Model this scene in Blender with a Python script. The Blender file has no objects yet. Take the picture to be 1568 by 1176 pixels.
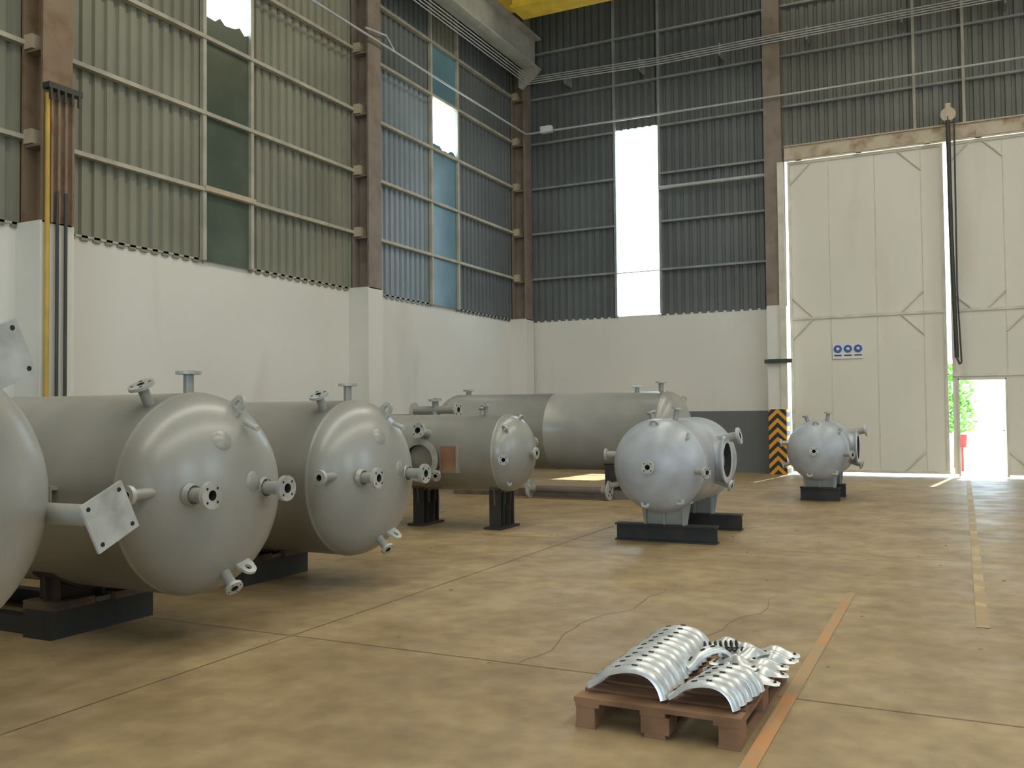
import bpy, bmesh, math, random
from mathutils import Matrix, Vector
random.seed(7)
scene = bpy.context.scene
scene.view_settings.view_transform = 'Standard'
scene.view_settings.look = 'None'
scene.view_settings.exposure = 0.12

# ------------------------------------------------------------------ materials
def new_mat(name):
    m = bpy.data.materials.new(name); m.use_nodes = True
    nt = m.node_tree
    return m, nt, nt.nodes['Principled BSDF']

def mat(name, col, rough=0.6, metal=0.0, scale=3.0, amt=0.12, bump=0.0, bscale=40.0, col2=None, t0=0.35, t1=0.65, detail=6, spec=0.5):
    m, nt, p = new_mat(name)
    tc = nt.nodes.new('ShaderNodeTexCoord')
    n = nt.nodes.new('ShaderNodeTexNoise'); n.inputs['Scale'].default_value = scale; n.inputs['Detail'].default_value = detail
    nt.links.new(tc.outputs['Object'], n.inputs['Vector'])
    r = nt.nodes.new('ShaderNodeValToRGB')
    c1 = [max(0, c*(1-amt)) for c in col]; c2 = [min(1, c*(1+amt)) for c in col] if col2 is None else col2
    r.color_ramp.elements[0].position = t0; r.color_ramp.elements[0].color = (*c1, 1)
    r.color_ramp.elements[1].position = t1; r.color_ramp.elements[1].color = (*c2, 1)
    nt.links.new(n.outputs['Fac'], r.inputs['Fac'])
    nt.links.new(r.outputs['Color'], p.inputs['Base Color'])
    p.inputs['Roughness'].default_value = rough
    p.inputs['Metallic'].default_value = metal
    p.inputs['Specular IOR Level'].default_value = spec
    if bump > 0:
        n2 = nt.nodes.new('ShaderNodeTexNoise'); n2.inputs['Scale'].default_value = bscale; n2.inputs['Detail'].default_value = 4
        nt.links.new(tc.outputs['Object'], n2.inputs['Vector'])
        b = nt.nodes.new('ShaderNodeBump'); b.inputs['Strength'].default_value = bump; b.inputs['Distance'].default_value = 0.02
        nt.links.new(n2.outputs['Fac'], b.inputs['Height'])
        nt.links.new(b.outputs['Normal'], p.inputs['Normal'])
    return m

def mixnode(nt, fac, a, b, blend='MIX'):
    mx = nt.nodes.new('ShaderNodeMix'); mx.data_type = 'RGBA'; mx.blend_type = blend
    if isinstance(fac, (int, float)): mx.inputs[0].default_value = fac
    else: nt.links.new(fac, mx.inputs[0])
    for i, v in ((6, a), (7, b)):
        if isinstance(v, tuple): mx.inputs[i].default_value = v
        else: nt.links.new(v, mx.inputs[i])
    return mx.outputs[2]

def ramp(nt, src, p0, c0, p1, c1):
    r = nt.nodes.new('ShaderNodeValToRGB')
    r.color_ramp.elements[0].position = p0; r.color_ramp.elements[0].color = c0
    r.color_ramp.elements[1].position = p1; r.color_ramp.elements[1].color = c1
    nt.links.new(src, r.inputs['Fac']); return r.outputs['Color']

def noise(nt, scale, detail=6, vec=None, stretch=None):
    tc = nt.nodes.new('ShaderNodeTexCoord')
    n = nt.nodes.new('ShaderNodeTexNoise'); n.inputs['Scale'].default_value = scale; n.inputs['Detail'].default_value = detail
    if stretch:
        mp = nt.nodes.new('ShaderNodeMapping'); mp.inputs['Scale'].default_value = stretch
        nt.links.new(tc.outputs['Object'], mp.inputs['Vector']); nt.links.new(mp.outputs['Vector'], n.inputs['Vector'])
    else:
        nt.links.new(tc.outputs['Object'], n.inputs['Vector'])
    return n.outputs['Fac']

def floor_mat():
    m, nt, p = new_mat('floor_concrete')
    base = ramp(nt, noise(nt, 0.35, 8), 0.3, (0.32, 0.23, 0.118, 1), 0.7, (0.46, 0.35, 0.195, 1))
    fine = ramp(nt, noise(nt, 6, 10), 0.3, (0.8, 0.8, 0.8, 1), 0.7, (1.12, 1.12, 1.12, 1))
    c = mixnode(nt, 1.0, base, fine, 'MULTIPLY')
    mid = ramp(nt, noise(nt, 1.6, 10), 0.35, (0.82, 0.80, 0.76, 1), 0.65, (1.08, 1.08, 1.08, 1))
    c = mixnode(nt, 1.0, c, mid, 'MULTIPLY')
    st = ramp(nt, noise(nt, 1.3, 12), 0.60, (0, 0, 0, 1), 0.78, (0.55, 0.55, 0.55, 1))
    c = mixnode(nt, st, c, (0.52, 0.42, 0.27, 1))
    sp = ramp(nt, noise(nt, 28, 3), 0.70, (0, 0, 0, 1), 0.76, (0.6, 0.6, 0.6, 1))
    c = mixnode(nt, sp, c, (0.2, 0.13, 0.07, 1))
    nt.links.new(c, p.inputs['Base Color'])
    r = ramp(nt, noise(nt, 2.0, 6), 0.3, (0.40, 0.40, 0.40, 1), 0.7, (0.60, 0.60, 0.60, 1))
    nt.links.new(r, p.inputs['Roughness'])
    b = nt.nodes.new('ShaderNodeBump'); b.inputs['Strength'].default_value = 0.15; b.inputs['Distance'].default_value = 0.01
    nt.links.new(noise(nt, 20, 6), b.inputs['Height']); nt.links.new(b.outputs['Normal'], p.inputs['Normal'])
    return m

def wall_mat(name, col, dirt):
    m, nt, p = new_mat(name)
    base = ramp(nt, noise(nt, 0.5, 6), 0.3, (*[c*0.93 for c in col], 1), 0.7, (*col, 1))
    st = ramp(nt, noise(nt, 1.2, 10, stretch=(1, 1, 0.25)), 0.58, (0, 0, 0, 1), 0.8, (0.45, 0.45, 0.45, 1))
    c = mixnode(nt, st, base, (*dirt, 1))
    nt.links.new(c, p.inputs['Base Color']); p.inputs['Roughness'].default_value = 0.85
    return m

def rust_mat(name, col, rust, lo=0.5, hi=0.7, rough=0.65):
    m, nt, p = new_mat(name)
    base = ramp(nt, noise(nt, 2, 6), 0.3, (*[c*0.85 for c in col], 1), 0.7, (*[min(1, c*1.1) for c in col], 1))
    st = ramp(nt, noise(nt, 3.0, 12), lo, (0, 0, 0, 1), hi, (1, 1, 1, 1))
    c = mixnode(nt, st, base, (*rust, 1))
    nt.links.new(c, p.inputs['Base Color']); p.inputs['Roughness'].default_value = rough
    return m

def pane_mat(name, col, tr):
    m, nt, p = new_mat(name)
    c = ramp(nt, noise(nt, 1.5, 8), 0.35, (*[x*0.7 for x in col], 1), 0.7, (*col, 1))
    nt.links.new(c, p.inputs['Base Color']); p.inputs['Roughness'].default_value = 0.25
    t = nt.nodes.new('ShaderNodeBsdfTranslucent'); t.inputs['Color'].default_value = (*tr, 1)
    a = nt.nodes.new('ShaderNodeAddShader')
    out = nt.nodes['Material Output']
    nt.links.new(p.outputs[0], a.inputs[0]); nt.links.new(t.outputs[0], a.inputs[1]); nt.links.new(a.outputs[0], out.inputs['Surface'])
    return m

def hazard_mat(xc):
    m, nt, p = new_mat('hazard_chevron_paint')
    tc = nt.nodes.new('ShaderNodeTexCoord'); sx = nt.nodes.new('ShaderNodeSeparateXYZ')
    nt.links.new(tc.outputs['Object'], sx.inputs[0])
    def M(op, a, b=None):
        n = nt.nodes.new('ShaderNodeMath'); n.operation = op
        for i, v in enumerate((a, b)):
            if v is None: continue
            if isinstance(v, (int, float)): n.inputs[i].default_value = v
            else: nt.links.new(v, n.inputs[i])
        return n.outputs[0]
    ax = M('ABSOLUTE', M('SUBTRACT', sx.outputs['X'], xc))
    s = M('FRACT', M('MULTIPLY', M('ADD', sx.outputs['Z'], ax), 4.6))
    f = M('GREATER_THAN', s, 0.5)
    c = mixnode(nt, f, (0.03, 0.03, 0.03, 1), (0.75, 0.36, 0.04, 1))
    nt.links.new(c, p.inputs['Base Color']); p.inputs['Roughness'].default_value = 0.6
    return m

M_floor = floor_mat()
M_white = wall_mat('white_plaster', (0.74, 0.73, 0.66), (0.5, 0.46, 0.38))
M_band = wall_mat('grey_dado_paint', (0.16, 0.17, 0.17), (0.12, 0.12, 0.12))
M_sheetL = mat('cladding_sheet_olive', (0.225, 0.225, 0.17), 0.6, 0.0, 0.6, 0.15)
M_sheetGlow = mat('cladding_sheet_blue_glow', (0.24, 0.29, 0.31), 0.5, 0.0, 0.6, 0.15)  # blue glow beside the second window, painted into the sheet colour
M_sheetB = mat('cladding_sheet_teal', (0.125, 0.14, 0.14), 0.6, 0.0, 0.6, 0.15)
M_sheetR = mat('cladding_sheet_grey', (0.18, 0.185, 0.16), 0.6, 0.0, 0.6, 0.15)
M_girt = mat('girt_paint', (0.42, 0.40, 0.32), 0.6, 0, 3, 0.15)
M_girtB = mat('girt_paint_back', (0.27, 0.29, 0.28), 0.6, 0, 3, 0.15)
M_col = rust_mat('column_brown_paint', (0.26, 0.185, 0.115), (0.17, 0.085, 0.04), 0.5, 0.75)
M_col2 = rust_mat('column_grey_paint', (0.24, 0.2, 0.16), (0.18, 0.13, 0.09), 0.5, 0.75)
M_cleat = mat('cleat_paint', (0.5, 0.42, 0.3), 0.6)
M_door = wall_mat('door_cream_paint', (0.76, 0.74, 0.64), (0.57, 0.50, 0.38))
M_doortrim = mat('door_trim_paint', (0.66, 0.63, 0.52), 0.6)
M_rust = rust_mat('rusty_rail', (0.55, 0.48, 0.36), (0.32, 0.19, 0.11), 0.48, 0.7)
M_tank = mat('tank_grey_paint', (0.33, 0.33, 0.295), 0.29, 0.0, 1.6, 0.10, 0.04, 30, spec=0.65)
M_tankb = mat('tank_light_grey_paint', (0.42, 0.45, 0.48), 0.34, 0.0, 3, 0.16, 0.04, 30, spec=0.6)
M_fl = mat('flange_steel', (0.46, 0.47, 0.44), 0.4, 0.1, 8, 0.2)
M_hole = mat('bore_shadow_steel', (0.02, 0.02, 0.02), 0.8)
M_dark = rust_mat('saddle_dark_steel', (0.035, 0.035, 0.033), (0.09, 0.055, 0.035), 0.5, 0.75)
M_saddle = rust_mat('saddle_primer', (0.17, 0.14, 0.12), (0.1, 0.06, 0.04), 0.5, 0.7)
M_timber = rust_mat('packing_timber', (0.16, 0.11, 0.07), (0.06, 0.045, 0.03), 0.45, 0.6, 0.85)
M_rplate = rust_mat('rusty_nameplate', (0.33, 0.2, 0.12), (0.2, 0.09, 0.04), 0.4, 0.6)
M_pipe = mat('galvanised_conduit', (0.5, 0.53, 0.55), 0.45, 0.2, 4, 0.1)
M_blackpipe = mat('black_pipe_paint', (0.05, 0.05, 0.04), 0.5)
M_yel = mat('crane_yellow_paint', (0.75, 0.52, 0.05), 0.5)
M_yelpipe = mat('yellow_pipe_paint', (0.55, 0.36, 0.06), 0.5)
M_beam = mat('runway_girder_paint', (0.42, 0.42, 0.38), 0.5)
M_wood = rust_mat('pallet_wood', (0.29, 0.16, 0.085), (0.15, 0.075, 0.04), 0.4, 0.65, 0.8)
M_galv = mat('galvanised_steel', (0.70, 0.73, 0.72), 0.34, 0.45, 12, 0.15)
M_orange = rust_mat('worn_orange_floor_paint', (0.55, 0.27, 0.11), (0.42, 0.3, 0.16), 0.38, 0.52)
M_cream = rust_mat('worn_cream_floor_paint', (0.55, 0.43, 0.24), (0.42, 0.31, 0.17), 0.38, 0.52)
M_joint = mat('floor_joint', (0.26, 0.18, 0.10), 0.9)
M_pale = rust_mat('pale_floor_repair', (0.43, 0.33, 0.19), (0.38, 0.28, 0.15), 0.4, 0.6)
M_sign = mat('sign_white', (0.75, 0.75, 0.75), 0.5, amt=0.02)
M_blue = mat('sign_blue', (0.05, 0.12, 0.4), 0.5)
M_leaf = mat('leaf_green', (0.25, 0.5, 0.12), 0.6, 0, 8, 0.5)
M_red = mat('red_paint', (0.6, 0.04, 0.04), 0.5)
M_ext = mat('exterior_paving', (0.6, 0.56, 0.48), 0.9, 0, 0.5, 0.1)
M_pane1 = pane_mat('dirty_glass_green', (0.10, 0.13, 0.10), (0.006, 0.011, 0.008))
M_pane2 = pane_mat('dirty_glass_blue', (0.13, 0.20, 0.22), (0.04, 0.075, 0.08))
M_hazard = hazard_mat(-3.8)
M_roof = mat('roof_sheet', (0.3, 0.3, 0.27), 0.7)

# ------------------------------------------------------------------ mesh builder
class MB:
    def __init__(s, name, mats):
        s.name = name; s.mats = mats; s.bm = bmesh.new()
    def mi(s, m):
        if m not in s.mats: s.mats.append(m)
        return s.mats.index(m)
    def face(s, vs, m, smooth=False):
        try:
            f = s.bm.faces.new(vs); f.material_index = s.mi(m); f.smooth = smooth; return f
        except ValueError: return None
    def quad(s, pts, m):
        return s.face([s.bm.verts.new(p) for p in pts], m)
    def box(s, a, b, m, M=None):
        x0, y0, z0 = [min(a[i], b[i]) for i in range(3)]; x1, y1, z1 = [max(a[i], b[i]) for i in range(3)]
        P = [(x0,y0,z0),(x1,y0,z0),(x1,y1,z0),(x0,y1,z0),(x0,y0,z1),(x1,y0,z1),(x1,y1,z1),(x0,y1,z1)]
        if M is not None: P = [M @ Vector(p) for p in P]
        v = [s.bm.verts.new(p) for p in P]
        for f in ((3,2,1,0),(4,5,6,7),(0,1,5,4),(1,2,6,5),(2,3,7,6),(3,0,4,7)):
            s.face([v[i] for i in f], m)
    def frame(s, p, d):
        d = Vector(d).normalized()
        return Matrix.Translation(Vector(p)) @ d.to_track_quat('Z', 'Y').to_matrix().to_4x4()
    def revolve(s, chains, M, seg=28):
        # chains: list of (list of (z,r), material)
        for pts, m in chains:
            prev = None
            for z, r in pts:
                if r < 1e-6:
                    ring = [s.bm.verts.new(M @ Vector((0, 0, z)))]
                else:
                    ring = [s.bm.verts.new(M @ Vector((r*math.cos(2*math.pi*i/seg), r*math.sin(2*math.pi*i/seg), z))) for i in range(seg)]
                if prev is not None:
                    for i in range(seg):
                        j = (i+1) % seg
                        if len(prev) == 1 and len(ring) == 1: continue
                        if len(prev) == 1: s.face([prev[0], ring[j], ring[i]], m, True)
                        elif len(ring) == 1: s.face([prev[i], prev[j], ring[0]], m, True)
                        else: s.face([prev[i], prev[j], ring[j], ring[i]], m, True)
                prev = ring
    def cyl(s, p0, p1, r, m, seg=16, caps=True):
        L = (Vector(p1)-Vector(p0)).length
        M = s.frame(p0, Vector(p1)-Vector(p0))
        ch = [([(0, r), (L, r)], m)]
        if caps: ch += [([(0, 0), (0, r)], m), ([(L, r), (L, 0)], m)]
        s.revolve(ch, M, seg)
    def tube(s, pts, r, m, seg=10):
        for a, b in zip(pts[:-1], pts[1:]): s.cyl(a, b, r, m, seg)
        for p in pts[1:-1]:
            s.sphere(p, r, m, 8)
    def sphere(s, p, r, m, seg=12, sc=(1,1,1)):
        n = max(4, seg//2)
        pts = [(-r*math.cos(math.pi*i/n)*sc[2], r*math.sin(math.pi*i/n)) for i in range(n+1)]
        pts[0] = (pts[0][0], 0); pts[-1] = (pts[-1][0], 0)
        s.revolve([(pts, m)], Matrix.Translation(Vector(p)), seg)
    def flange(s, p, d, L, rp, rf, t=0.03, m=None, mf=None, bolts=4, seg=24, depth=0.07):
        m = m or M_tank; mf = mf or M_fl
        M = s.frame(p, d)
        s.revolve([([(0, rp), (L-t, rp)], m), ([(L-t, rp), (L-t, rf)], mf), ([(L-t, rf), (L, rf)], mf),
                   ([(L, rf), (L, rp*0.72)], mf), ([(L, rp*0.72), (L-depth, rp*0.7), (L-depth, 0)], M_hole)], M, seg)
        rb = (rf+rp*0.8)/2
        for i in range(bolts):
            a = 2*math.pi*(i+0.5)/bolts
            c = M @ Vector((rb*math.cos(a), rb*math.sin(a), L-0.004)); c2 = M @ Vector((rb*math.cos(a), rb*math.sin(a), L+0.0015))
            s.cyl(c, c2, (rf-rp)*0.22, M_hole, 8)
    def lug(s, p, d, side, size, t, m):
        # plate with a hole; d: outward direction, side: plate width direction
        d = Vector(d).normalized(); w = Vector(side).normalized(); n = d.cross(w).normalized()
        c = Vector(p) + d*size*0.9
        N = 24
        def contour(k):
            a = 2*math.pi*k/N
            x, y = math.cos(a), math.sin(a)
            if y < -0.2:
                r = min(1.5/abs(y), 1.15/max(abs(x), 1e-3))
                return x*r, y*r
            return x, y
        for sgn in (1, -1):
            O = []; I = []
            for k in range(N):
                x, y = contour(k); a = 2*math.pi*k/N
                O.append(s.bm.verts.new(c + w*x*size + d*y*size + n*t/2*sgn))
                I.append(s.bm.verts.new(c + w*math.cos(a)*size*0.42 + d*math.sin(a)*size*0.42 + n*t/2*sgn))
            for k in range(N):
                j = (k+1) % N
                s.face([O[k], O[j], I[j], I[k]], m)
            if sgn == 1: OA, IA = O, I
            else:
                for k in range(N):
                    j = (k+1) % N
                    s.face([OA[k], OA[j], O[j], O[k]], m); s.face([IA[k], I[k], I[j], IA[j]], m)
    def prism(s, poly, axis_vec, t, m):
        A = [s.bm.verts.new(Vector(p) - Vector(axis_vec)*t/2) for p in poly]
        B = [s.bm.verts.new(Vector(p) + Vector(axis_vec)*t/2) for p in poly]
        s.face(A, m); s.face(B[::-1], m)
        n = len(poly)
        for i in range(n): s.face([A[i], A[(i+1) % n], B[(i+1) % n], B[i]], m)
    def done(s, loc=(0,0,0), rotz=0.0, parent=None):
        bmesh.ops.recalc_face_normals(s.bm, faces=s.bm.faces)
        me = bpy.data.meshes.new(s.name); s.bm.to_mesh(me); s.bm.free()
        for m in s.mats: me.materials.append(m)
        o = bpy.data.objects.new(s.name, me); scene.collection.objects.link(o)
        o.location = loc; o.rotation_euler = (0, 0, rotz)
        if parent: o.parent = parent
        return o

XL = -10.56; YB = 22.0; ZT = 13.0

# ------------------------------------------------------------------ floor
b = MB('floor', [M_floor])
b.box((XL-0.2, -14, -0.2), (14, YB+0.15, 0), M_floor)
def strip(x0, x1, y0, y1, z, m): b.quad([(x0,y0,z),(x1,y0,z),(x1,y1,z),(x0,y1,z)], m)
strip(-0.87, -0.80, -2, 7.9, 0.004, M_orange)
strip(0.06, 0.14, 7.0, 21.6, 0.004, M_cream)
for yj in (-0.1, 4.92, 9.95, 15.0, 20.0): strip(XL, 13, yj-0.004, yj+0.004, 0.003, M_joint)
for xj in (-4.1, 2.3, 8.3): strip(xj-0.004, xj+0.004, -13, YB, 0.0035, M_joint)
def crack(pts, w=0.0022):
    for (xa, ya), (xb, yb) in zip(pts[:-1], pts[1:]):
        d = Vector((xb-xa, yb-ya, 0)).normalized(); n = Vector((-d.y, d.x, 0))*w
        A = Vector((xa, ya, 0.0032)); B2 = Vector((xb, yb, 0.0032))
        b.quad([A-n, B2-n, B2+n, A+n], M_joint)
def wander(x, y, dx, dy, n):
    P = [(x, y)]
    for i in range(n):
        x += dx + random.uniform(-.06, .06); y += dy + random.uniform(-.06, .06); P.append((x, y))
    return P
crack(wander(-2.4, 4.9, 0.02, 0.16, 18)); crack(wander(-1.6, 5.6, 0.02, 0.16, 12)); crack(wander(-3.8, 7.2, 0.2, 0.02, 10))
b.done()

b = MB('exterior_ground', [M_ext])
b.box((-60, -70, -0.4), (60, 80, -0.22), M_ext)
b.box((-9, YB+0.2, -0.21), (9, YB+9, -0.02), M_ext)
b.done()

# ------------------------------------------------------------------ walls
def corr(mb, ax, a0, a1, z0, z1, plane, out, m, pitch=0.2, depth=0.045):
    prof = []
    n = max(1, round((a1-a0)/pitch)); p = (a1-a0)/n
    for i in range(n):
        for f, dd in ((0, 0), (0.5, 0), (0.6, 1), (0.9, 1)):
            prof.append((a0+(i+f)*p, plane+out*depth*dd))
    prof.append((a1, plane))
    def P(aq, z): return (aq[1], aq[0], z) if ax == 'Y' else (aq[0], aq[1], z)
    for u, w in zip(prof[:-1], prof[1:]):
        mb.quad([P(u, z0), P(w, z0), P(w, z1), P(u, z1)], m)
GZ = [5.0, 6.2, 7.4, 8.6, 9.8, 11.0, 12.2]

b = MB('wall_left', [M_white])
b.box((XL-0.2, -14, 1.47), (XL, YB, 3.9), M_white)
b.box((XL-0.2, -14, 0), (XL, YB, 1.47), M_band)
PX = XL + 0.03
for a0, a1, mm in ((-14, 10.57, M_sheetL), (11.56, 14.6, M_sheetL), (14.6, 17.37, M_sheetGlow), (18.50, YB, M_sheetB)):
    if mm is M_sheetGlow:
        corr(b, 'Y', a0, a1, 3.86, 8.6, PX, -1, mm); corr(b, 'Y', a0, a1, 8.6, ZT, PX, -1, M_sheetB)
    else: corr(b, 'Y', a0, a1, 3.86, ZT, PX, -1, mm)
# above the window strips
corr(b, 'Y', 10.57, 11.56, 9.8, ZT, PX, -1, M_sheetL)
corr(b, 'Y', 17.37, 18.50, 9.8, ZT, PX, -1, M_sheetL)
b.done()

b = MB('wall_back', [M_white])
b.box((XL-0.2, YB, 1.47), (-3.6, YB+0.2, 3.9), M_white)
b.box((XL-0.2, YB, 0), (-3.6, YB+0.2, 1.47), M_band)
PY = YB-0.03
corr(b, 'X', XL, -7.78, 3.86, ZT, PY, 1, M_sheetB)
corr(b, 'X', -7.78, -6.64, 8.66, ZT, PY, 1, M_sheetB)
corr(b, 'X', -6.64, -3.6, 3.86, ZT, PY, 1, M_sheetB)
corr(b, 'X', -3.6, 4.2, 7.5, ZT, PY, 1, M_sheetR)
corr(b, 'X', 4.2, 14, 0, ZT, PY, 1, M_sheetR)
b.done()

# right wall: plaster below, cladding with open glazing strips above
b = MB('wall_right', [M_white])
b.box((14, -14, 0), (14.2, YB, 3.9), M_white)
ys = [-14, -8.5, -6.5, 1.0, 4.0, 9.5, 12.5, YB]
for k in range(0, len(ys)-1, 2):
    corr(b, 'Y', ys[k], ys[k+1], 3.86, ZT, 13.97, 1, M_sheetL, 0.4)
for k in range(1, len(ys)-1, 2):
    corr(b, 'Y', ys[k], ys[k+1], 9.8, ZT, 13.97, 1, M_sheetL, 0.4)
b.done()
# wall behind the camera with a wide vehicle opening
b = MB('wall_front', [M_white])
b.box((XL-0.2, -14.2, 0), (-2.5, -14, 3.9), M_white); b.box((6.5, -14.2, 0), (14, -14, 3.9), M_white)
corr(b, 'X', XL, -2.5, 3.86, ZT, -13.97, -1, M_sheetL, 0.4)
corr(b, 'X', -2.5, 6.5, 7.3, ZT, -13.97, -1, M_sheetL, 0.4)
corr(b, 'X', 6.5, 14, 3.86, ZT, -13.97, -1, M_sheetL, 0.4)
b.done()

b = MB('ceiling', [M_roof])
b.box((XL-0.6, -14.4, ZT), (14.4, YB+0.8, ZT+0.15), M_roof)
b.done()

# girts and mullions
b = MB('trim_1', [M_girt])
for z in GZ:
    b.box((XL+0.03, -14, z-0.03), (XL+0.13, YB-0.03, z+0.03), M_girt)
for y in (10.52, 11.58, 17.33, 18.52):
    b.box((XL+0.03, y-0.035, 3.9), (XL+0.11, y+0.035, ZT), M_girt)
b.box((XL, -14, 3.9), (XL+0.03, YB, 3.93), M_girt)
# glazing rail of the first window, pale
b.box((XL+0.1, 10.5, 4.98), (XL+0.15, 11.62, 5.06), M_cleat)
b.done()
b = MB('trim_2', [M_girtB])
for z in GZ:
    if z < 8.65:
        b.box((XL+0.1, YB-0.13, z-0.025), (-7.78, YB-0.03, z+0.025), M_girtB)
        b.box((-6.64, YB-0.13, z-0.025), (-3.9, YB-0.03, z+0.025), M_girtB)
        if z > 7.6: b.box((-3.9, YB-0.13, z-0.025), (14, YB-0.03, z+0.025), M_girtB)
    else:
        b.box((XL+0.1, YB-0.13, z-0.025), (14, YB-0.03, z+0.025), M_girtB)
b.box((-7.78, YB-0.09, 4.98), (-6.64, YB-0.06, 5.0), M_girtB)
for x in (-7.8, -6.62):
    b.box((x-0.03, YB-0.12, 3.9), (x+0.03, YB-0.03, ZT), M_girtB)
for x in (-0.78, 0.2, 2.2):
    b.box((x-0.03, YB-0.15, 7.6), (x+0.03, YB-0.03, ZT), M_girt)
b.done()

# windows: vertical glazed strips in the cladding, upper pane missing
def window(name, y0, y1, m, open_lo, open_hi):
    w = MB(name, [m])
    zs = [3.9, 5.0, 6.2, 7.4, 8.6, 9.8]
    for a, c in zip(zs[:-1], zs[1:]):
        if abs(a-7.4) < .01:
            # broken pane: jagged remains of glass at the bottom
            n = 9; pts = []
            for i in range(n+1):
                pts.append((XL+0.05, y0+(y1-y0)*i/n, open_lo+random.uniform(-0.07, 0.05)))
            poly = [(XL+0.05, y0, a)]+[(XL+0.05, y1, a)]+pts[::-1]
            w.prism(poly, (1, 0, 0), 0.008, m)
            if open_hi < c: w.box((XL+0.046, y0, open_hi), (XL+0.054, y1, c), m)
        else:
            w.box((XL+0.046, y0, a), (XL+0.054, y1, c), m)
    return w.done()
window('window_1', 10.57, 11.56, M_pane1, 7.82, 8.6)
window('window_2', 17.37, 18.50, M_pane2, 7.52, 8.6)

# ------------------------------------------------------------------ columns
def column_left(yc, m):
    c = MB('steel_column', [m])
    w = 0.21
    c.box((-10.14, yc-w, 3.9), (-10.10, yc+w, ZT), m)
    c.box((-10.50, yc-w, 3.9), (-10.46, yc+w, ZT), m)
    c.box((-10.48, yc-0.015, 3.9), (-10.12, yc+0.015, ZT), m)
    c.box((XL, yc-w-0.03, 0), (-10.10, yc+w+0.03, 3.92), M_white)
    for z in GZ[:-1]:
        c.box((-10.45, yc-w-0.01, z-0.09), (-10.3, yc-0.02, z+0.09), M_cleat)
        c.box((-10.45, yc-0.03, z-0.13), (-10.16, yc-w+0.02, z-0.10), m)
    return c.done()
column_left(0.65, M_col); column_left(7.68, M_col); column_left(14.6, M_col2)
column_left(21.62, M_col2)
c = MB('steel_column', [M_col2])
c.box((-4.0, 21.55, 3.9), (-3.6, 21.59, ZT), M_col2)
c.box((-4.0, 21.92, 3.9), (-3.6, 21.96, ZT), M_col2)
c.box((-3.82, 21.58, 3.9), (-3.78, 21.93, ZT), M_col2)
c.box((-4.0, 21.55, 1.5), (-3.6, 21.999, 3.9), M_white)
c.box((-4.0, 21.55, 0), (-3.6, 21.999, 1.5), M_hazard)
c.box((-3.70, 21.5, 1.5), (-3.56, 21.56, 7.2), M_doortrim)
c.box((-4.05, 21.44, 2.56), (-3.45, 21.56, 2.65), M_blackpipe)
c.done()

# service pipes on the near column
b = MB('service_pipes', [M_yelpipe])
xs_ = -10.05
b.tube([(xs_, 7.50, 0.0), (xs_, 7.50, 5.5)], 0.03, M_yelpipe)
b.tube([(xs_, 7.64, 0.0), (xs_, 7.64, 4.3)], 0.022, M_blackpipe)
b.tube([(xs_, 7.76, 0.0), (xs_, 7.76, 4.3)], 0.022, M_blackpipe)
b.box((-10.095, 7.46, 5.56), (-9.97, 7.94, 5.63), M_blackpipe)
for i in range(5): b.box((-10.0, 7.48+i*0.1, 5.42), (-9.97, 7.51+i*0.1, 5.56), M_blackpipe)
for i in range(4): b.tube([(xs_, 7.56+i*0.1, 3.9), (xs_, 7.56+i*0.1, 5.5)], 0.018, M_col)
b.done()

# conduits round the walls
b = MB('conduit_pipe', [M_pipe])
b.tube([(-10.02, -10, 8.73), (-10.02, 21.35, 8.73), (-3.4, 21.45, 8.73), (12, 21.45, 8.73)], 0.025, M_pipe)
b.tube([(-10.02, 14.2, 8.85), (-10.02, 14.9, 8.95), (-10.02, 15.2, 8.73)], 0.02, M_pipe)
b.tube([(-6.62, 21.8, 7.02), (-3.95, 21.8, 7.02)], 0.045, M_pipe)
b.box((-9.6, 21.3, 8.7), (-9.3, 21.45, 8.86), M_sign)
b.done()
b = MB('cable_bundle', [M_pipe])
for k in range(4):
    z = 10.02+0.055*k
    b.tube([(-9.95+0.03*k, -10, z), (-9.95+0.03*k, 21.3, z), (-6.6, 21.5, z-0.02), (-3.8, 21.48, z), (12, 21.48, z+0.03)], 0.014, M_pipe, 8)
for x in range(-9, 12, 2): b.box((x, 21.5, 9.95), (x+0.04, 21.95, 10.25), M_girtB)
b.done()

# crane runway + bridge
b = MB('crane_runway_girder', [M_beam])
b.box((-9.98, -12, 10.35), (-9.6, 21.4, 10.40), M_beam)
b.box((-9.98, -12, 11.15), (-9.6, 21.4, 11.20), M_beam)
b.box((-9.81, -12, 10.38), (-9.77, 21.4, 11.17), M_beam)
for y in (7.68, 14.6, 21.2):
    b.prism([(-10.1, y, 9.9), (-10.1, y, 10.35), (-9.6, y, 10.35), (-9.6, y, 10.28)], (0, 1, 0), 0.25, M_beam)
b.done()
b = MB('overhead_crane_bridge', [M_yel])
BZ = 10.78
b.box((-9.1, 18.7, BZ+0.07), (13, 18.75, BZ+0.95), M_yel); b.box((-9.1, 19.15, BZ+0.07), (13, 19.2, BZ+0.95), M_yel)
b.box((-9.1, 18.6, BZ), (13, 19.3, BZ+0.07), M_yel); b.box((-9.1, 18.6, BZ+0.95), (13, 19.3, BZ+1.02), M_yel)
b.box((-9.98, 18.2, 11.2), (-9.1, 19.7, 11.6), M_yel)
b.done()

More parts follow.
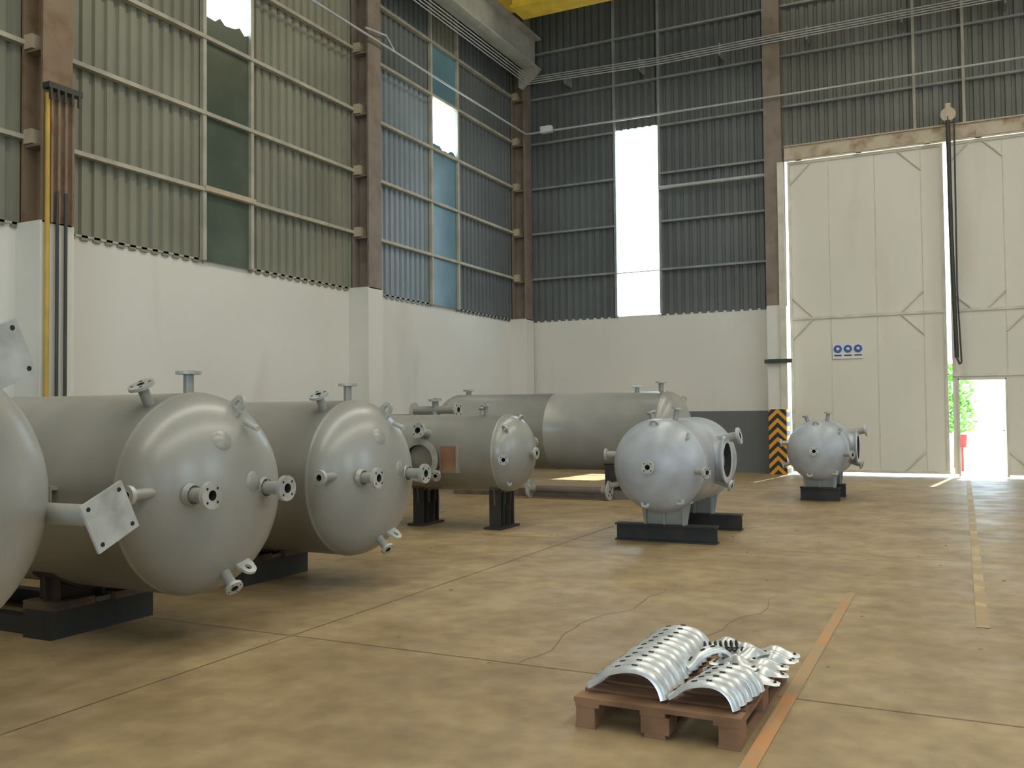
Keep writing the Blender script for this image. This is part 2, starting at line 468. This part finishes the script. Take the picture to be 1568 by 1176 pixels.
# ------------------------------------------------------------------ sliding doors
def braces(d, x0, x1, z0, z1, y, m, s=0.45, w=0.03):
    for (cx, sx) in ((x0, 1), (x1, -1)):
        for (cz, sz) in ((z0, 1), (z1, -1)):
            a = Vector((cx+sx*s, y, cz)); c2 = Vector((cx, y, cz+sz*s))
            d.cyl(a, c2, 0.018, m, 6)
def door_frame(d, x0, x1, z0, z1, y, m, seams):
    t = 0.06
    for z in (z0+t/2, 3.58, z1-t/2): d.box((x0, y-0.03, z-t/2), (x1, y, z+t/2), m)
    for x in (x0+t/2, x1-t/2): d.box((x-t/2, y-0.028, z0), (x+t/2, y, z1), m)
    for x in seams: d.box((x-0.008, y-0.012, z0), (x+0.008, y, z1), m)
DT = 7.22
d = MB('door_1', [M_door])
d.box((-3.5, 21.72, 0.07), (-0.24, 21.78, DT), M_door)
door_frame(d, -3.5, -0.24, 0.07, DT, 21.72, M_doortrim, (-2.6, -1.62, -0.68))
braces(d, -3.44, -0.68, 3.6, 7.15, 21.7, M_doortrim); braces(d, -3.44, -0.68, 0.12, 3.55, 21.7, M_doortrim)
d.done()
d = MB('door_2', [M_door])
wx0, wx1 = -0.05, 0.86
d.box((-0.15, 21.72, 0.07), (wx0, 21.78, DT), M_door)
d.box((wx1, 21.72, 0.07), (4.1, 21.78, DT), M_door)
d.box((wx0, 21.72, 2.1), (wx1, 21.78, DT), M_door)
door_frame(d, -0.15, 4.1, 2.16, DT, 21.72, M_doortrim, (0.9, 1.9, 2.9))
braces(d, -0.1, 0.9, 3.6, 7.15, 21.7, M_doortrim, 0.35); braces(d, 0.9, 4.0, 0.1, 3.55, 21.7, M_doortrim)
# wicket frame and leaf opened outwards
for x in (wx0, wx1): d.box((x-0.02, 21.69, 0.03), (x+0.02, 21.8, 2.12), M_doortrim)
d.box((wx0, 21.69, 2.08), (wx1, 21.8, 2.13), M_doortrim)
d.box((wx1-0.01, 21.8, 0.06), (wx1+0.03, 22.65, 2.08), M_door)
d.cyl((wx1-0.06, 21.9, 1.0), (wx1-0.06, 22.05, 1.0), 0.015, M_blackpipe, 8)
d.done()
b = MB('door_rail', [M_rust])
b.box((-3.55, 21.6, 7.26), (10, 21.95, 7.55), M_rust)
b.box((-3.55, 21.56, 7.55), (10, 21.95, 7.58), M_cleat)
b.box((-3.55, 21.62, 7.23), (10, 21.66, 7.26), M_doortrim)
for x in (-3.3, -2.0, -0.6, 0.4, 1.8): b.box((x, 21.58, 7.23), (x+0.12, 21.7, 7.42), M_rust)
b.done()
b = MB('chain_hoist', [M_blackpipe])
b.cyl((-0.11, 21.40, 7.75), (-0.11, 21.54, 7.75), 0.15, M_rust, 20)
b.box((-0.16, 21.38, 7.62), (-0.06, 21.54, 7.98), M_rust)
b.box((-0.14, 21.5, 7.8), (-0.08, 21.95, 7.86), M_rust)
b.tube([(-0.12, 21.42, 7.7), (-0.11, 21.43, 5.2), (-0.06, 21.42, 2.55)], 0.045, M_blackpipe, 8)
b.tube([(0.0, 21.42, 7.7), (-0.02, 21.44, 4.0), (0.03, 21.42, 2.45)], 0.018, M_blackpipe, 8)
b.tube([(-0.06, 21.42, 2.55), (-0.01, 21.42, 2.42), (0.03, 21.42, 2.45)], 0.02, M_blackpipe, 8)
b.done()
b = MB('safety_sign', [M_sign])
b.box((-2.58, 21.69, 2.62), (-1.93, 21.705, 2.96), M_sign)
for i in range(3):
    x = -2.47+i*0.215
    b.cyl((x, 21.69, 2.84), (x, 21.684, 2.84), 0.09, M_blue, 20)
    b.sphere((x, 21.683, 2.84), 0.04, M_sign, 10)
    b.box((x-0.08, 21.686, 2.68), (x+0.08, 21.69, 2.71), M_blackpipe)
b.done()

# garden outside the wicket door
b = MB('garden_shrub', [M_leaf])
for i in range(900):
    a = random.uniform(0, 2*math.pi); rr = random.uniform(0.1, 0.75)
    cx = -0.17+rr*math.cos(a)*0.7; cy = 25.5+rr*math.sin(a)*0.6; cz = random.uniform(0.9, 2.6)
    s_ = random.uniform(0.06, 0.13)
    u = Vector((random.uniform(-1,1), random.uniform(-1,1), random.uniform(-1,1))).normalized()
    v = u.orthogonal().normalized()
    p = Vector((cx, cy, cz))
    b.quad([p-u*s_, p-v*s_*0.4, p+u*s_, p+v*s_*0.4], M_leaf)
b.tube([(-0.15, 25.5, -0.02), (-0.13, 25.5, 1.0), (-0.1, 25.45, 1.9)], 0.05, M_wood)
b.done()
b = MB('red_fire_bucket', [M_red])
b.revolve([([(0, 0), (0, 0.09), (0.3, 0.12)], M_red), ([(0.3, 0.115), (0.05, 0.08)], M_red)], Matrix.Translation((-0.0, 24.2, 0.55)), 16)
b.cyl((-0.0, 24.2, -0.02), (-0.0, 24.2, 0.55), 0.03, M_red)
b.done()

# ------------------------------------------------------------------ vessels
def surf_x(R, a, rho):  # head surface x at radius rho
    return a*math.sqrt(max(0, 1-(rho/R)**2))

def vessel_body(v, R, a, L, m, seams=(), seg=96):
    n = 20
    pts = []
    for i in range(n+1):
        t = math.pi/2*i/n
        pts.append((-L - a*math.cos(t), R*math.sin(t)))
    pts[0] = (pts[0][0], 0)
    marks = sorted([-L]+[-L*s_ for s_ in seams]+[0.0])
    body = []
    for x in marks:
        body += [(x-0.012, R), (x-0.006, R+0.005), (x+0.006, R+0.005), (x+0.012, R)]
    pts = pts[:-1]+body
    for i in range(1, n+1):
        t = math.pi/2*i/n
        r = R*math.cos(t)
        pts.append((0.0+a*math.sin(t), r if i < n else 0))
    # revolve around local X
    Mx = Matrix.Rotation(math.pi/2, 4, 'Y')
    v.revolve([(pts, m)], Mx, seg)

def saddle(v, x, R, zc, bh, w, t=0.1, m=None, phi=45, beam=None, beamlen=None):
    m = m or M_dark
    poly = []
    for i in range(13):
        a = math.radians(-90-phi+2*phi*i/12)
        poly.append((x, (R-0.004)*math.cos(a), (R-0.004)*math.sin(a)))
    w2 = w/2
    poly += [(x, w2, -zc+bh), (x, -w2, -zc+bh)]
    v.prism(poly, (1, 0, 0), t*0.3, m)
    # wrapper plate
    N = 12
    for i in range(N):
        a0 = math.radians(-90-phi+2*phi*i/N); a1 = math.radians(-90-phi+2*phi*(i+1)/N)
        P = []
        for r in (R, R+0.018):
            P.append([(x-t, r*math.cos(a0), r*math.sin(a0)), (x+t, r*math.cos(a0), r*math.sin(a0)), (x+t, r*math.cos(a1), r*math.sin(a1)), (x-t, r*math.cos(a1), r*math.sin(a1))])
        v.quad(P[1], m)
        for k in range(4): v.quad([P[0][k], P[0][(k+1) % 4], P[1][(k+1) % 4], P[1][k]], m)
    # stiffeners
    for yy in (-w2*0.9, 0, w2*0.9):
        zz = -math.sqrt(max(0.01, R*R-yy*yy))
        v.box((x-t*0.9, yy-0.012, -zc+bh), (x+t*0.9, yy+0.012, zz), m)

def ibeam_y(v, x, z0, h, w, y0, y1, m, t=0.018):
    v.box((x-w/2, y0, z0), (x+w/2, y1, z0+t), m); v.box((x-w/2, y0, z0+h-t), (x+w/2, y1, z0+h), m)
    v.box((x-t/2, y0, z0+t), (x+t/2, y1, z0+h-t), m)

def radial(R, deg):  # deg from vertical, towards -Y positive
    a = math.radians(deg)
    return Vector((0, -math.sin(a), math.cos(a)))

def big_vessel(loc, R=0.675, a=0.42, L=3.9, zc=0.97):
    v = MB('pressure_vessel', [M_tank])
    vessel_body(v, R, a, L, M_tank, (0.45,))
    # top nozzles
    for deg, x in ((0, -0.07), (28, -0.09)):
        dr = radial(R, deg)
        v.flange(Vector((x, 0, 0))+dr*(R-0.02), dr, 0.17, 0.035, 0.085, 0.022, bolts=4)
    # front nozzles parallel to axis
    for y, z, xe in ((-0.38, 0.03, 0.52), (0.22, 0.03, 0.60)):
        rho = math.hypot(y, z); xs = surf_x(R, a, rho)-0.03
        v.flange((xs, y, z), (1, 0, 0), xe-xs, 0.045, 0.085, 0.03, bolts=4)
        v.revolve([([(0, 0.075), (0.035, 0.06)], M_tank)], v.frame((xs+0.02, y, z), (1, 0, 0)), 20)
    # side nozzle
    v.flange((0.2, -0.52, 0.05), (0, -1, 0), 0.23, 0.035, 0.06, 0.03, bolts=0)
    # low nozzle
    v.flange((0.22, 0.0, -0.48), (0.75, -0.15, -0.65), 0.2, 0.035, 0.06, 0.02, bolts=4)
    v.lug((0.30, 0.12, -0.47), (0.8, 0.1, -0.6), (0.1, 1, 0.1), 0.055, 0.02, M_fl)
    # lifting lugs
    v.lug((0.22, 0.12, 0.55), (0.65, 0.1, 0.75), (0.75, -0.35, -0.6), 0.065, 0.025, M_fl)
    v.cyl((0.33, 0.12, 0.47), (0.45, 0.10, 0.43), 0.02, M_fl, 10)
    # pads
    for y, z in ((-0.12, 0.36), (0.1, 0.08)):
        rho = math.hypot(y, z); xs = surf_x(R, a, rho)
        nrm = Vector((xs/a**2, y/R**2, z/R**2)).normalized()
        v.revolve([([(-0.01, 0.075), (0.004, 0.065), (0.004, 0)], M_tank)], v.frame((xs, y, z), nrm), 24)
    # name-plate bracket on the shell
    v.box((-0.72, -R-0.06, 0.06), (-0.5, -R+0.03, 0.085), M_tank)
    v.box((-0.67, -R-0.05, -0.06), (-0.65, -R+0.03, 0.07), M_tank); v.box((-0.57, -R-0.05, -0.06), (-0.55, -R+0.03, 0.07), M_tank)
    v.box((-0.74, -R-0.065, 0.0), (-0.48, -R-0.055, 0.09), M_tank)
    # saddles and skid
    for x in (-0.98, -3.0):
        saddle(v, x, R, zc, 0.22, 0.8, 0.1, M_dark, 38)
        v.box((x-0.14, -0.46, -zc), (x+0.14, 0.40, -zc+0.19), M_dark)
        v.box((x-0.17, -0.44, -zc+0.19), (x+0.15, -0.12, -zc+0.245), M_timber)
        v.box((x-0.14, 0.04, -zc+0.19), (x+0.17, 0.37, -zc+0.24), M_timber)
        v.box((x-0.15, -0.10, -zc+0.19), (x+0.13, 0.03, -zc+0.225), M_saddle)
    v.box((-3.3, -0.40, -zc), (-0.95, -0.30, -zc+0.12), M_dark)
    v.box((-3.3, 0.26, -zc), (-0.95, 0.36, -zc+0.12), M_dark)
    return v.done(loc)
big_vessel((-4.65, 4.6, 0.975), zc=0.975)
big_vessel((-4.8, 6.6, 0.94), zc=0.94)

# vessel with four legs lying on its side (left edge)
v = MB('legged_pressure_vessel', [M_tank])
R, a, zc, L = 0.675, 0.40, 1.13, 3.6
vessel_body(v, R, a, L, M_tank, (0.5,))
for deg in (-8, 82, 172, 262):
    an = math.radians(deg); y = 0.62*math.cos(an); z = 0.62*math.sin(an)
    v.cyl((0.03, y, z), (0.57, y, z), 0.05, M_tank, 20)
    Mp = Matrix.Translation((0.57, y, z)) @ Matrix.Rotation(an+math.radians(33), 4, 'X')
    v.box((0, -0.12, -0.12), (0.016, 0.12, 0.12), M_fl, Mp)
    for sy in (-1, 1):
        for sz in (-1, 1):
            p0 = Mp @ Vector((0.012, sy*0.09, sz*0.09)); p1 = Mp @ Vector((0.0175, sy*0.09, sz*0.09))
            v.cyl(p0, p1, 0.011, M_hole, 10)
v.flange((0.35, 0, 0), (1, 0, 0), 0.2, 0.04, 0.08, 0.025)
for x in (-0.9, -2.9):
    saddle(v, x, R, zc, 0.3, 0.8, 0.1, M_dark, 38)
    v.box((x-0.15, -0.46, -zc), (x+0.15, 0.46, -zc+0.3), M_dark)
v.done((-4.05, 2.3, zc))

def small_vessel(loc, rot, R, a, L, zc, m, side, beams, bh, beamlen, man_x, man_z=0.03, plate=False, posts=False):
    v = MB('pressure_vessel', [m])
    vessel_body(v, R, a, L, m)
    s = side
    # manhole on the side
    if man_x is not None:
        v.revolve([([(0, 0.235), (0.17, 0.235)], m), ([(0.13, 0.235), (0.13, 0.275), (0.17, 0.275)], m), ([(0.17, 0.275), (0.17, 0.2)], M_fl),
                   ([(0.17, 0.2), (0.02, 0.2), (0.02, 0)], M_hole)], v.frame((man_x, s*(R-0.09), man_z), (0, s, 0)), 36)
    # head nozzle on the axis
    v.flange((a-0.03, 0, 0.0), (1, 0, 0), 0.11, 0.04, 0.075, 0.025, bolts=4)
    # side nozzles
    v.flange((0.08, -s*(R-0.08), 0.12), (0.1, -s, 0), 0.17, 0.035, 0.065, 0.025)
    v.flange((0.02, -s*(R-0.12), -0.2), (0.1, -s, -0.25), 0.2, 0.03, 0.06, 0.022)
    v.flange((0.12, s*(R-0.12), -0.05), (0.5, s, -0.05), 0.22, 0.035, 0.065, 0.025)
    v.flange((-0.75, s*(R-0.12), -0.2), (0.1, s, -0.3), 0.26, 0.035, 0.07, 0.025)
    v.flange((-0.95, s*(R-0.15), 0.24), (0.0, s, 0.2), 0.34, 0.055, 0.10, 0.03)
    v.flange((-0.25, s*0.12, R-0.04), (0, s*0.15, 1), 0.17, 0.03, 0.065, 0.02)
    v.flange((-0.5, -s*0.2, R-0.07), (0, -s*0.35, 1), 0.16, 0.03, 0.06, 0.02)
    v.lug((0.15, 0, R-0.09), (0.55, 0, 0.8), (0, 1, 0), 0.05, 0.02, M_fl)
    v.lug((0.12, s*0.33, 0.3), (0.5, s*0.7, 0.5), (0.7, 0, -0.7), 0.05, 0.02, M_fl)
    v.lug((0.18, -s*0.1, -R+0.13), (0.6, 0, -0.6), (0, 1, 0), 0.05, 0.02, M_fl)
    v.lug((0.12, s*0.25, -R+0.16), (0.5, s*0.4, -0.5), (0, 1, 0.3), 0.05, 0.02, M_fl)
    if plate:
        v.box((-0.72, -R-0.03, -0.24), (-0.46, -R+0.06, 0.12), M_tank)
        v.box((-0.70, -R-0.04, -0.22), (-0.48, -R-0.03, 0.10), M_rplate)
    for x in beams:
        if posts:
            saddle(v, x, R, zc, bh, 0.4, 0.06, M_saddle, 28)
            for yy in (-0.14, 0.14):
                v.box((x-0.08, yy-0.06, -zc+0.02), (x+0.08, yy-0.045, -R+0.10), M_dark); v.box((x-0.08, yy+0.045, -zc+0.02), (x+0.08, yy+0.06, -R+0.10), M_dark)
                v.box((x-0.01, yy-0.05, -zc+0.02), (x+0.01, yy+0.05, -R+0.10), M_dark)
            v.box((x-0.12, -0.28, -zc), (x+0.12, 0.28, -zc+0.03), M_dark)
        else:
            saddle(v, x, R, zc, bh, 0.5, 0.08, M_tank if m is M_tankb else M_saddle, 35)
            ibeam_y(v, x, -zc, bh, 0.16, -beamlen/2, beamlen/2, M_dark)
    return v.done(loc, rot)

# two-post vessel behind the big ones (axis parallel to X, manhole towards camera)
small_vessel((-5.28, 10.6, 0.97), 0, 0.5, 0.33, 2.3, 0.97, M_tank, -1, (-0.1, -1.25), 0.3, 0.6, -1.0, -0.08, plate=True, posts=True)
# vessel facing the camera
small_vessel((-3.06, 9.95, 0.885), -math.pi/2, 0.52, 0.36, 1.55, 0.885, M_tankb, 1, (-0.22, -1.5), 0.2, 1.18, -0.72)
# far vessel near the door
small_vessel((-2.10, 15.45, 0.83), -math.pi/2, 0.48, 0.35, 1.15, 0.83, M_tankb, 1, (-0.2, -1.0), 0.22, 0.62, -0.62)

# long vessel at the back
v = MB('pressure_vessel', [M_tank])
R, a, L, zc = 0.69, 0.40, 4.1, 1.14
vessel_body(v, R, a, L, M_tank, (0.5,))
v.flange((-0.1, 0, R-0.03), (0, 0, 1), 0.2, 0.045, 0.1, 0.025)
v.flange((-0.5, -0.1, R-0.05), (0, -0.1, 1), 0.15, 0.04, 0.08, 0.025)
v.lug((0.24, 0.05, 0.5), (0.6, 0, 0.8), (0.7, 0, -0.6), 0.06, 0.025, M_fl)
v.flange((0.3, 0.1, 0), (1, 0, 0), 0.3, 0.04, 0.09, 0.025)
v.flange((-3.9, 0, R-0.05), (0, 0, 1), 0.15, 0.05, 0.11, 0.03)
for x in (-0.9, -3.2):
    saddle(v, x, R, zc, 0.15, 0.9, 0.11, M_dark, 38)
    ibeam_y(v, x, -zc, 0.15, 0.2, -0.6, 0.6, M_dark)
v.box((-3.9, -0.62, -zc), (-0.3, -0.5, -zc+0.14), M_saddle)
v.cyl((-2.2, -0.85, -zc+0.16), (-0.8, -0.85, -zc+0.16), 0.06, M_saddle, 14)
v.flange((-0.9, -0.85, -zc+0.16), (1, 0, 0), 0.15, 0.06, 0.16, 0.03)
v.flange((-2.1, -0.85, -zc+0.16), (-1, 0, 0), 0.15, 0.06, 0.16, 0.03)
v.done((-4.55, 15.3, zc))

# loose pipe spool standing behind
b = MB('pipe_spool', [M_tank])
sx_ = -7.15
b.tube([(sx_, 11.9, 0.0), (sx_, 11.9, 1.54)], 0.06, M_tank)
b.flange((sx_, 11.9, 1.54), (1, 0, 0.0), 0.40, 0.06, 0.12, 0.03)
b.flange((sx_, 11.9, 1.54), (-1, 0, 0.0), 0.40, 0.06, 0.12, 0.03)
b.flange((sx_, 11.9, 1.54), (0, -0.1, 1), 0.17, 0.05, 0.1, 0.03)
b.cyl((sx_, 11.9, 0.0), (sx_, 11.9, 0.03), 0.15, M_tank)
b.done()

# ------------------------------------------------------------------ pallet
px0, px1, py0, py1 = -1.68, -0.9, 4.06, 5.24
b = MB('wooden_pallet', [M_wood])
def rbox(a_, c_, m): b.box(a_, c_, m)
for x in (px0, (px0+px1)/2-0.05, px1-0.1): rbox((x, py0, 0), (x+0.1, py1, 0.02), M_wood)
for x, w in ((px0, 0.1), ((px0+px1)/2-0.07, 0.14), (px1-0.1, 0.1)):
    for y in (py0, (py0+py1)/2-0.07, py1-0.14):
        rbox((x+0.003, y+0.003, 0.02), (x+w-0.003, y+0.14, 0.10), M_wood)
for x in (px0, (px0+px1)/2-0.07, px1-0.12): rbox((x, py0, 0.10), (x+0.12, py1, 0.12), M_wood)
n = 8
for i in range(n):
    y = py0+(py1-py0-0.11)*i/(n-1)
    rbox((px0+random.uniform(-.01, .01), y, 0.12), (px1+random.uniform(-.01, .01), y+0.105, 0.142), M_wood)
b.done()

# galvanised bracket pieces on the pallet
prof0 = [(0.0, 0.030), (0.03, 0.05), (0.07, 0.085), (0.12, 0.105), (0.18, 0.118), (0.235, 0.118), (0.28, 0.105), (0.315, 0.08), (0.34, 0.045), (0.355, 0.005)]
prof = []
for i in range(len(prof0)-1):
    P0 = Vector(prof0[max(i-1, 0)]); P1 = Vector(prof0[i]); P2 = Vector(prof0[i+1]); P3 = Vector(prof0[min(i+2, len(prof0)-1)])
    for t in (0, 1/3, 2/3):
        q = 0.5*((2*P1)+(P2-P0)*t+(2*P0-5*P1+4*P2-P3)*t*t+(3*P1-P0-3*P2+P3)*t**3)
        prof.append((q.x, q.y))
prof.append(prof0[-1])
def bracket(mb, x, y, z, w=0.075, sc=1.0, rot=0.0, lean=0.0):
    Mx = Matrix.Translation((x, y, z)) @ Matrix.Rotation(rot, 4, 'Z') @ Matrix.Rotation(lean, 4, 'X')
    secs = []
    for i, (px, pz) in enumerate(prof):
        if i == 0: dx, dz = prof[1][0]-px, prof[1][1]-pz
        elif i == len(prof)-1: dx, dz = px-prof[-2][0], pz-prof[-2][1]
        else: dx, dz = prof[i+1][0]-prof[i-1][0], prof[i+1][1]-prof[i-1][1]
        l = math.hypot(dx, dz); nx, nz = -dz/l, dx/l
        # channel section: rolled edges, raised middle
        sec = []
        for yy, h in ((-w/2, -0.024), (-w/2+0.004, -0.006), (-w/2+0.012, 0.0), (0, 0.004), (w/2-0.012, 0.0), (w/2-0.004, -0.006), (w/2, -0.024)):
            sec.append(mb.bm.verts.new(Mx @ Vector(((px+nx*h)*sc, yy, (pz+nz*h)*sc))))
        secs.append(sec)
    for A, B2 in zip(secs[:-1], secs[1:]):
        for k in range(len(A)-1): mb.face([A[k], B2[k], B2[k+1], A[k+1]], M_galv, True)
    # bolt slots on the flat shoulder
    for px, pz, an in ((0.045, 0.066, -0.75), (0.13, 0.1115, -0.25), (0.205, 0.1235, 0.0)):
        c = Mx @ Vector((px*sc, 0, pz*sc))
        mb.box((-0.013, -0.006, -0.003), (0.013, 0.006, 0.0035), M_hole, Matrix.Translation(c) @ Matrix.Rotation(rot, 4, 'Z') @ Matrix.Rotation(an, 4, 'Y'))
b = MB('galvanized_pipe_clamps', [M_galv])
for i in range(11):
    bracket(b, -1.66+random.uniform(-.008, .008), 4.17+i*0.088, 0.15, 0.08, 1.12, random.uniform(-.03, .03), -0.12)
for i in range(5):
    bracket(b, -1.25+0.012*i, 4.16+i*0.08, 0.15, 0.072, 0.92, -0.02+random.uniform(-.03, .03), -0.1)
bracket(b, -1.30, 4.60, 0.17, 0.08, 0.85, 0.9, 0.1)
# loose saddle halves: domed oval plates with end tabs, nested like spoons
def clamp(mb, x, y, z, rot, tilt, s=1.0):
    Mx = Matrix.Translation((x, y, z)) @ Matrix.Rotation(rot, 4, 'Z') @ Matrix.Rotation(tilt, 4, 'X')
    NX, NY = 14, 6
    grid = []
    for i in range(NX+1):
        u = -1+2*i/NX
        wv = 0.045*(0.62+0.38*(0.5+0.5*math.cos(math.pi*min(1, abs(u)*1.25)))) if abs(u) < 0.97 else 0.018
        row = []
        for j in range(NY+1):
            q = -1+2*j/NY
            h = 0.042*math.exp(-(u/0.5)**2)*(1-0.75*q*q) + 0.006*(1-q*q)
            row.append(mb.bm.verts.new(Mx @ (Vector((u*0.125, q*wv, h))*s)))
        grid.append(row)
    for i in range(NX):
        for j in range(NY): mb.face([grid[i][j], grid[i+1][j], grid[i+1][j+1], grid[i][j+1]], M_galv, True)
    for px in (-0.095, 0.095):
        mb.cyl(Mx @ Vector((px*s, 0, 0.004*s)), Mx @ Vector((px*s, 0, 0.011*s)), 0.011*s, M_hole, 10)
for i in range(8):
    for j in range(2):
        clamp(b, -1.10+j*0.155+random.uniform(-.012, .012), 4.64+i*0.072, 0.15+0.012*(i % 2), random.uniform(-0.15, 0.3), random.uniform(0.1, 0.3), random.uniform(0.95, 1.1))
clamp(b, -1.2, 5.12, 0.19, 0.4, 0.2, 1.0); clamp(b, -1.02, 4.9, 0.205, 1.0, 0.1, 1.0); clamp(b, -1.05, 4.72, 0.2, -0.5, 0.1, 1.0)
b.done()
b = MB('coil_spring', [M_blackpipe])
def coil(x0, y0, z0, dx, dy, n, r):
    pts = []
    D = Vector((dx, dy, 0)); N = D.cross(Vector((0, 0, 1))).normalized()
    for i in range(n*10+1):
        t = i/(n*10); a_ = 2*math.pi*i/10
        pts.append(Vector((x0, y0, z0))+D*t+N*math.cos(a_)*r+Vector((0, 0, 1))*math.sin(a_)*r)
    b.tube(pts, 0.005, M_blackpipe, 6)
coil(-1.27, 4.88, 0.225, 0.17, 0.12, 7, 0.028)
b.done()

# small litter on floor
b = MB('floor_debris', [M_joint])
for i in range(60):
    x = random.uniform(-6, 2); y = random.uniform(2.6, 12)
    if px0-.1 < x < px1+.1 and py0-.1 < y < py1+.1: continue
    s_ = random.uniform(0.004, 0.010)
    b.box((-s_, -s_*1.6, 0), (s_, s_*1.6, s_*0.6), random.choice([M_joint, M_pale, M_pale]), Matrix.Translation((x, y, 0.0)) @ Matrix.Rotation(random.uniform(0, 3), 4, 'Z'))
b.done()

# ------------------------------------------------------------------ light
w = bpy.data.worlds.new('World'); scene.world = w; w.use_nodes = True
bg = w.node_tree.nodes['Background']
bg.inputs['Color'].default_value = (0.62, 0.81, 1.0, 1); bg.inputs['Strength'].default_value = 5.6

def area(name, loc, sx, sy, power, col, rot=(0, 0, 0)):
    l = bpy.data.lights.new(name, 'AREA'); l.shape = 'RECTANGLE'; l.size = sx; l.size_y = sy; l.energy = power; l.color = col
    o = bpy.data.objects.new(name, l); scene.collection.objects.link(o); o.location = loc; o.rotation_euler = rot; return o
area('roof_skylight', (-3.5, 6, 12.9), 1.2, 26, 850, (1, 0.94, 0.80))
area('roof_skylight', (4.5, 6, 12.9), 1.2, 26, 1000, (1, 0.94, 0.80))
sl = bpy.data.lights.new('sun', 'SUN'); sl.energy = 10; sl.angle = math.radians(0.6); sl.color = (1, 0.96, 0.88)
so = bpy.data.objects.new('sun', sl); scene.collection.objects.link(so)
so.rotation_euler = Vector((0.05, 0.40, 1)).normalized().to_track_quat('Z', 'Y').to_euler()
so.location = (0, 30, 30)

# ------------------------------------------------------------------ camera
cd = bpy.data.cameras.new('camera'); cam = bpy.data.objects.new('camera', cd); scene.collection.objects.link(cam)
cd.sensor_width = 36; cd.lens = 1970/2212*36; cd.clip_end = 300
Rm = Matrix.Rotation(math.radians(26.2), 4, 'Z') @ Matrix.Rotation(math.radians(90+1.75), 4, 'X') @ Matrix.Rotation(math.radians(-0.58), 4, 'Z')
cam.matrix_world = Matrix.Translation((0, 0, 1.5)) @ Rm
scene.camera = cam
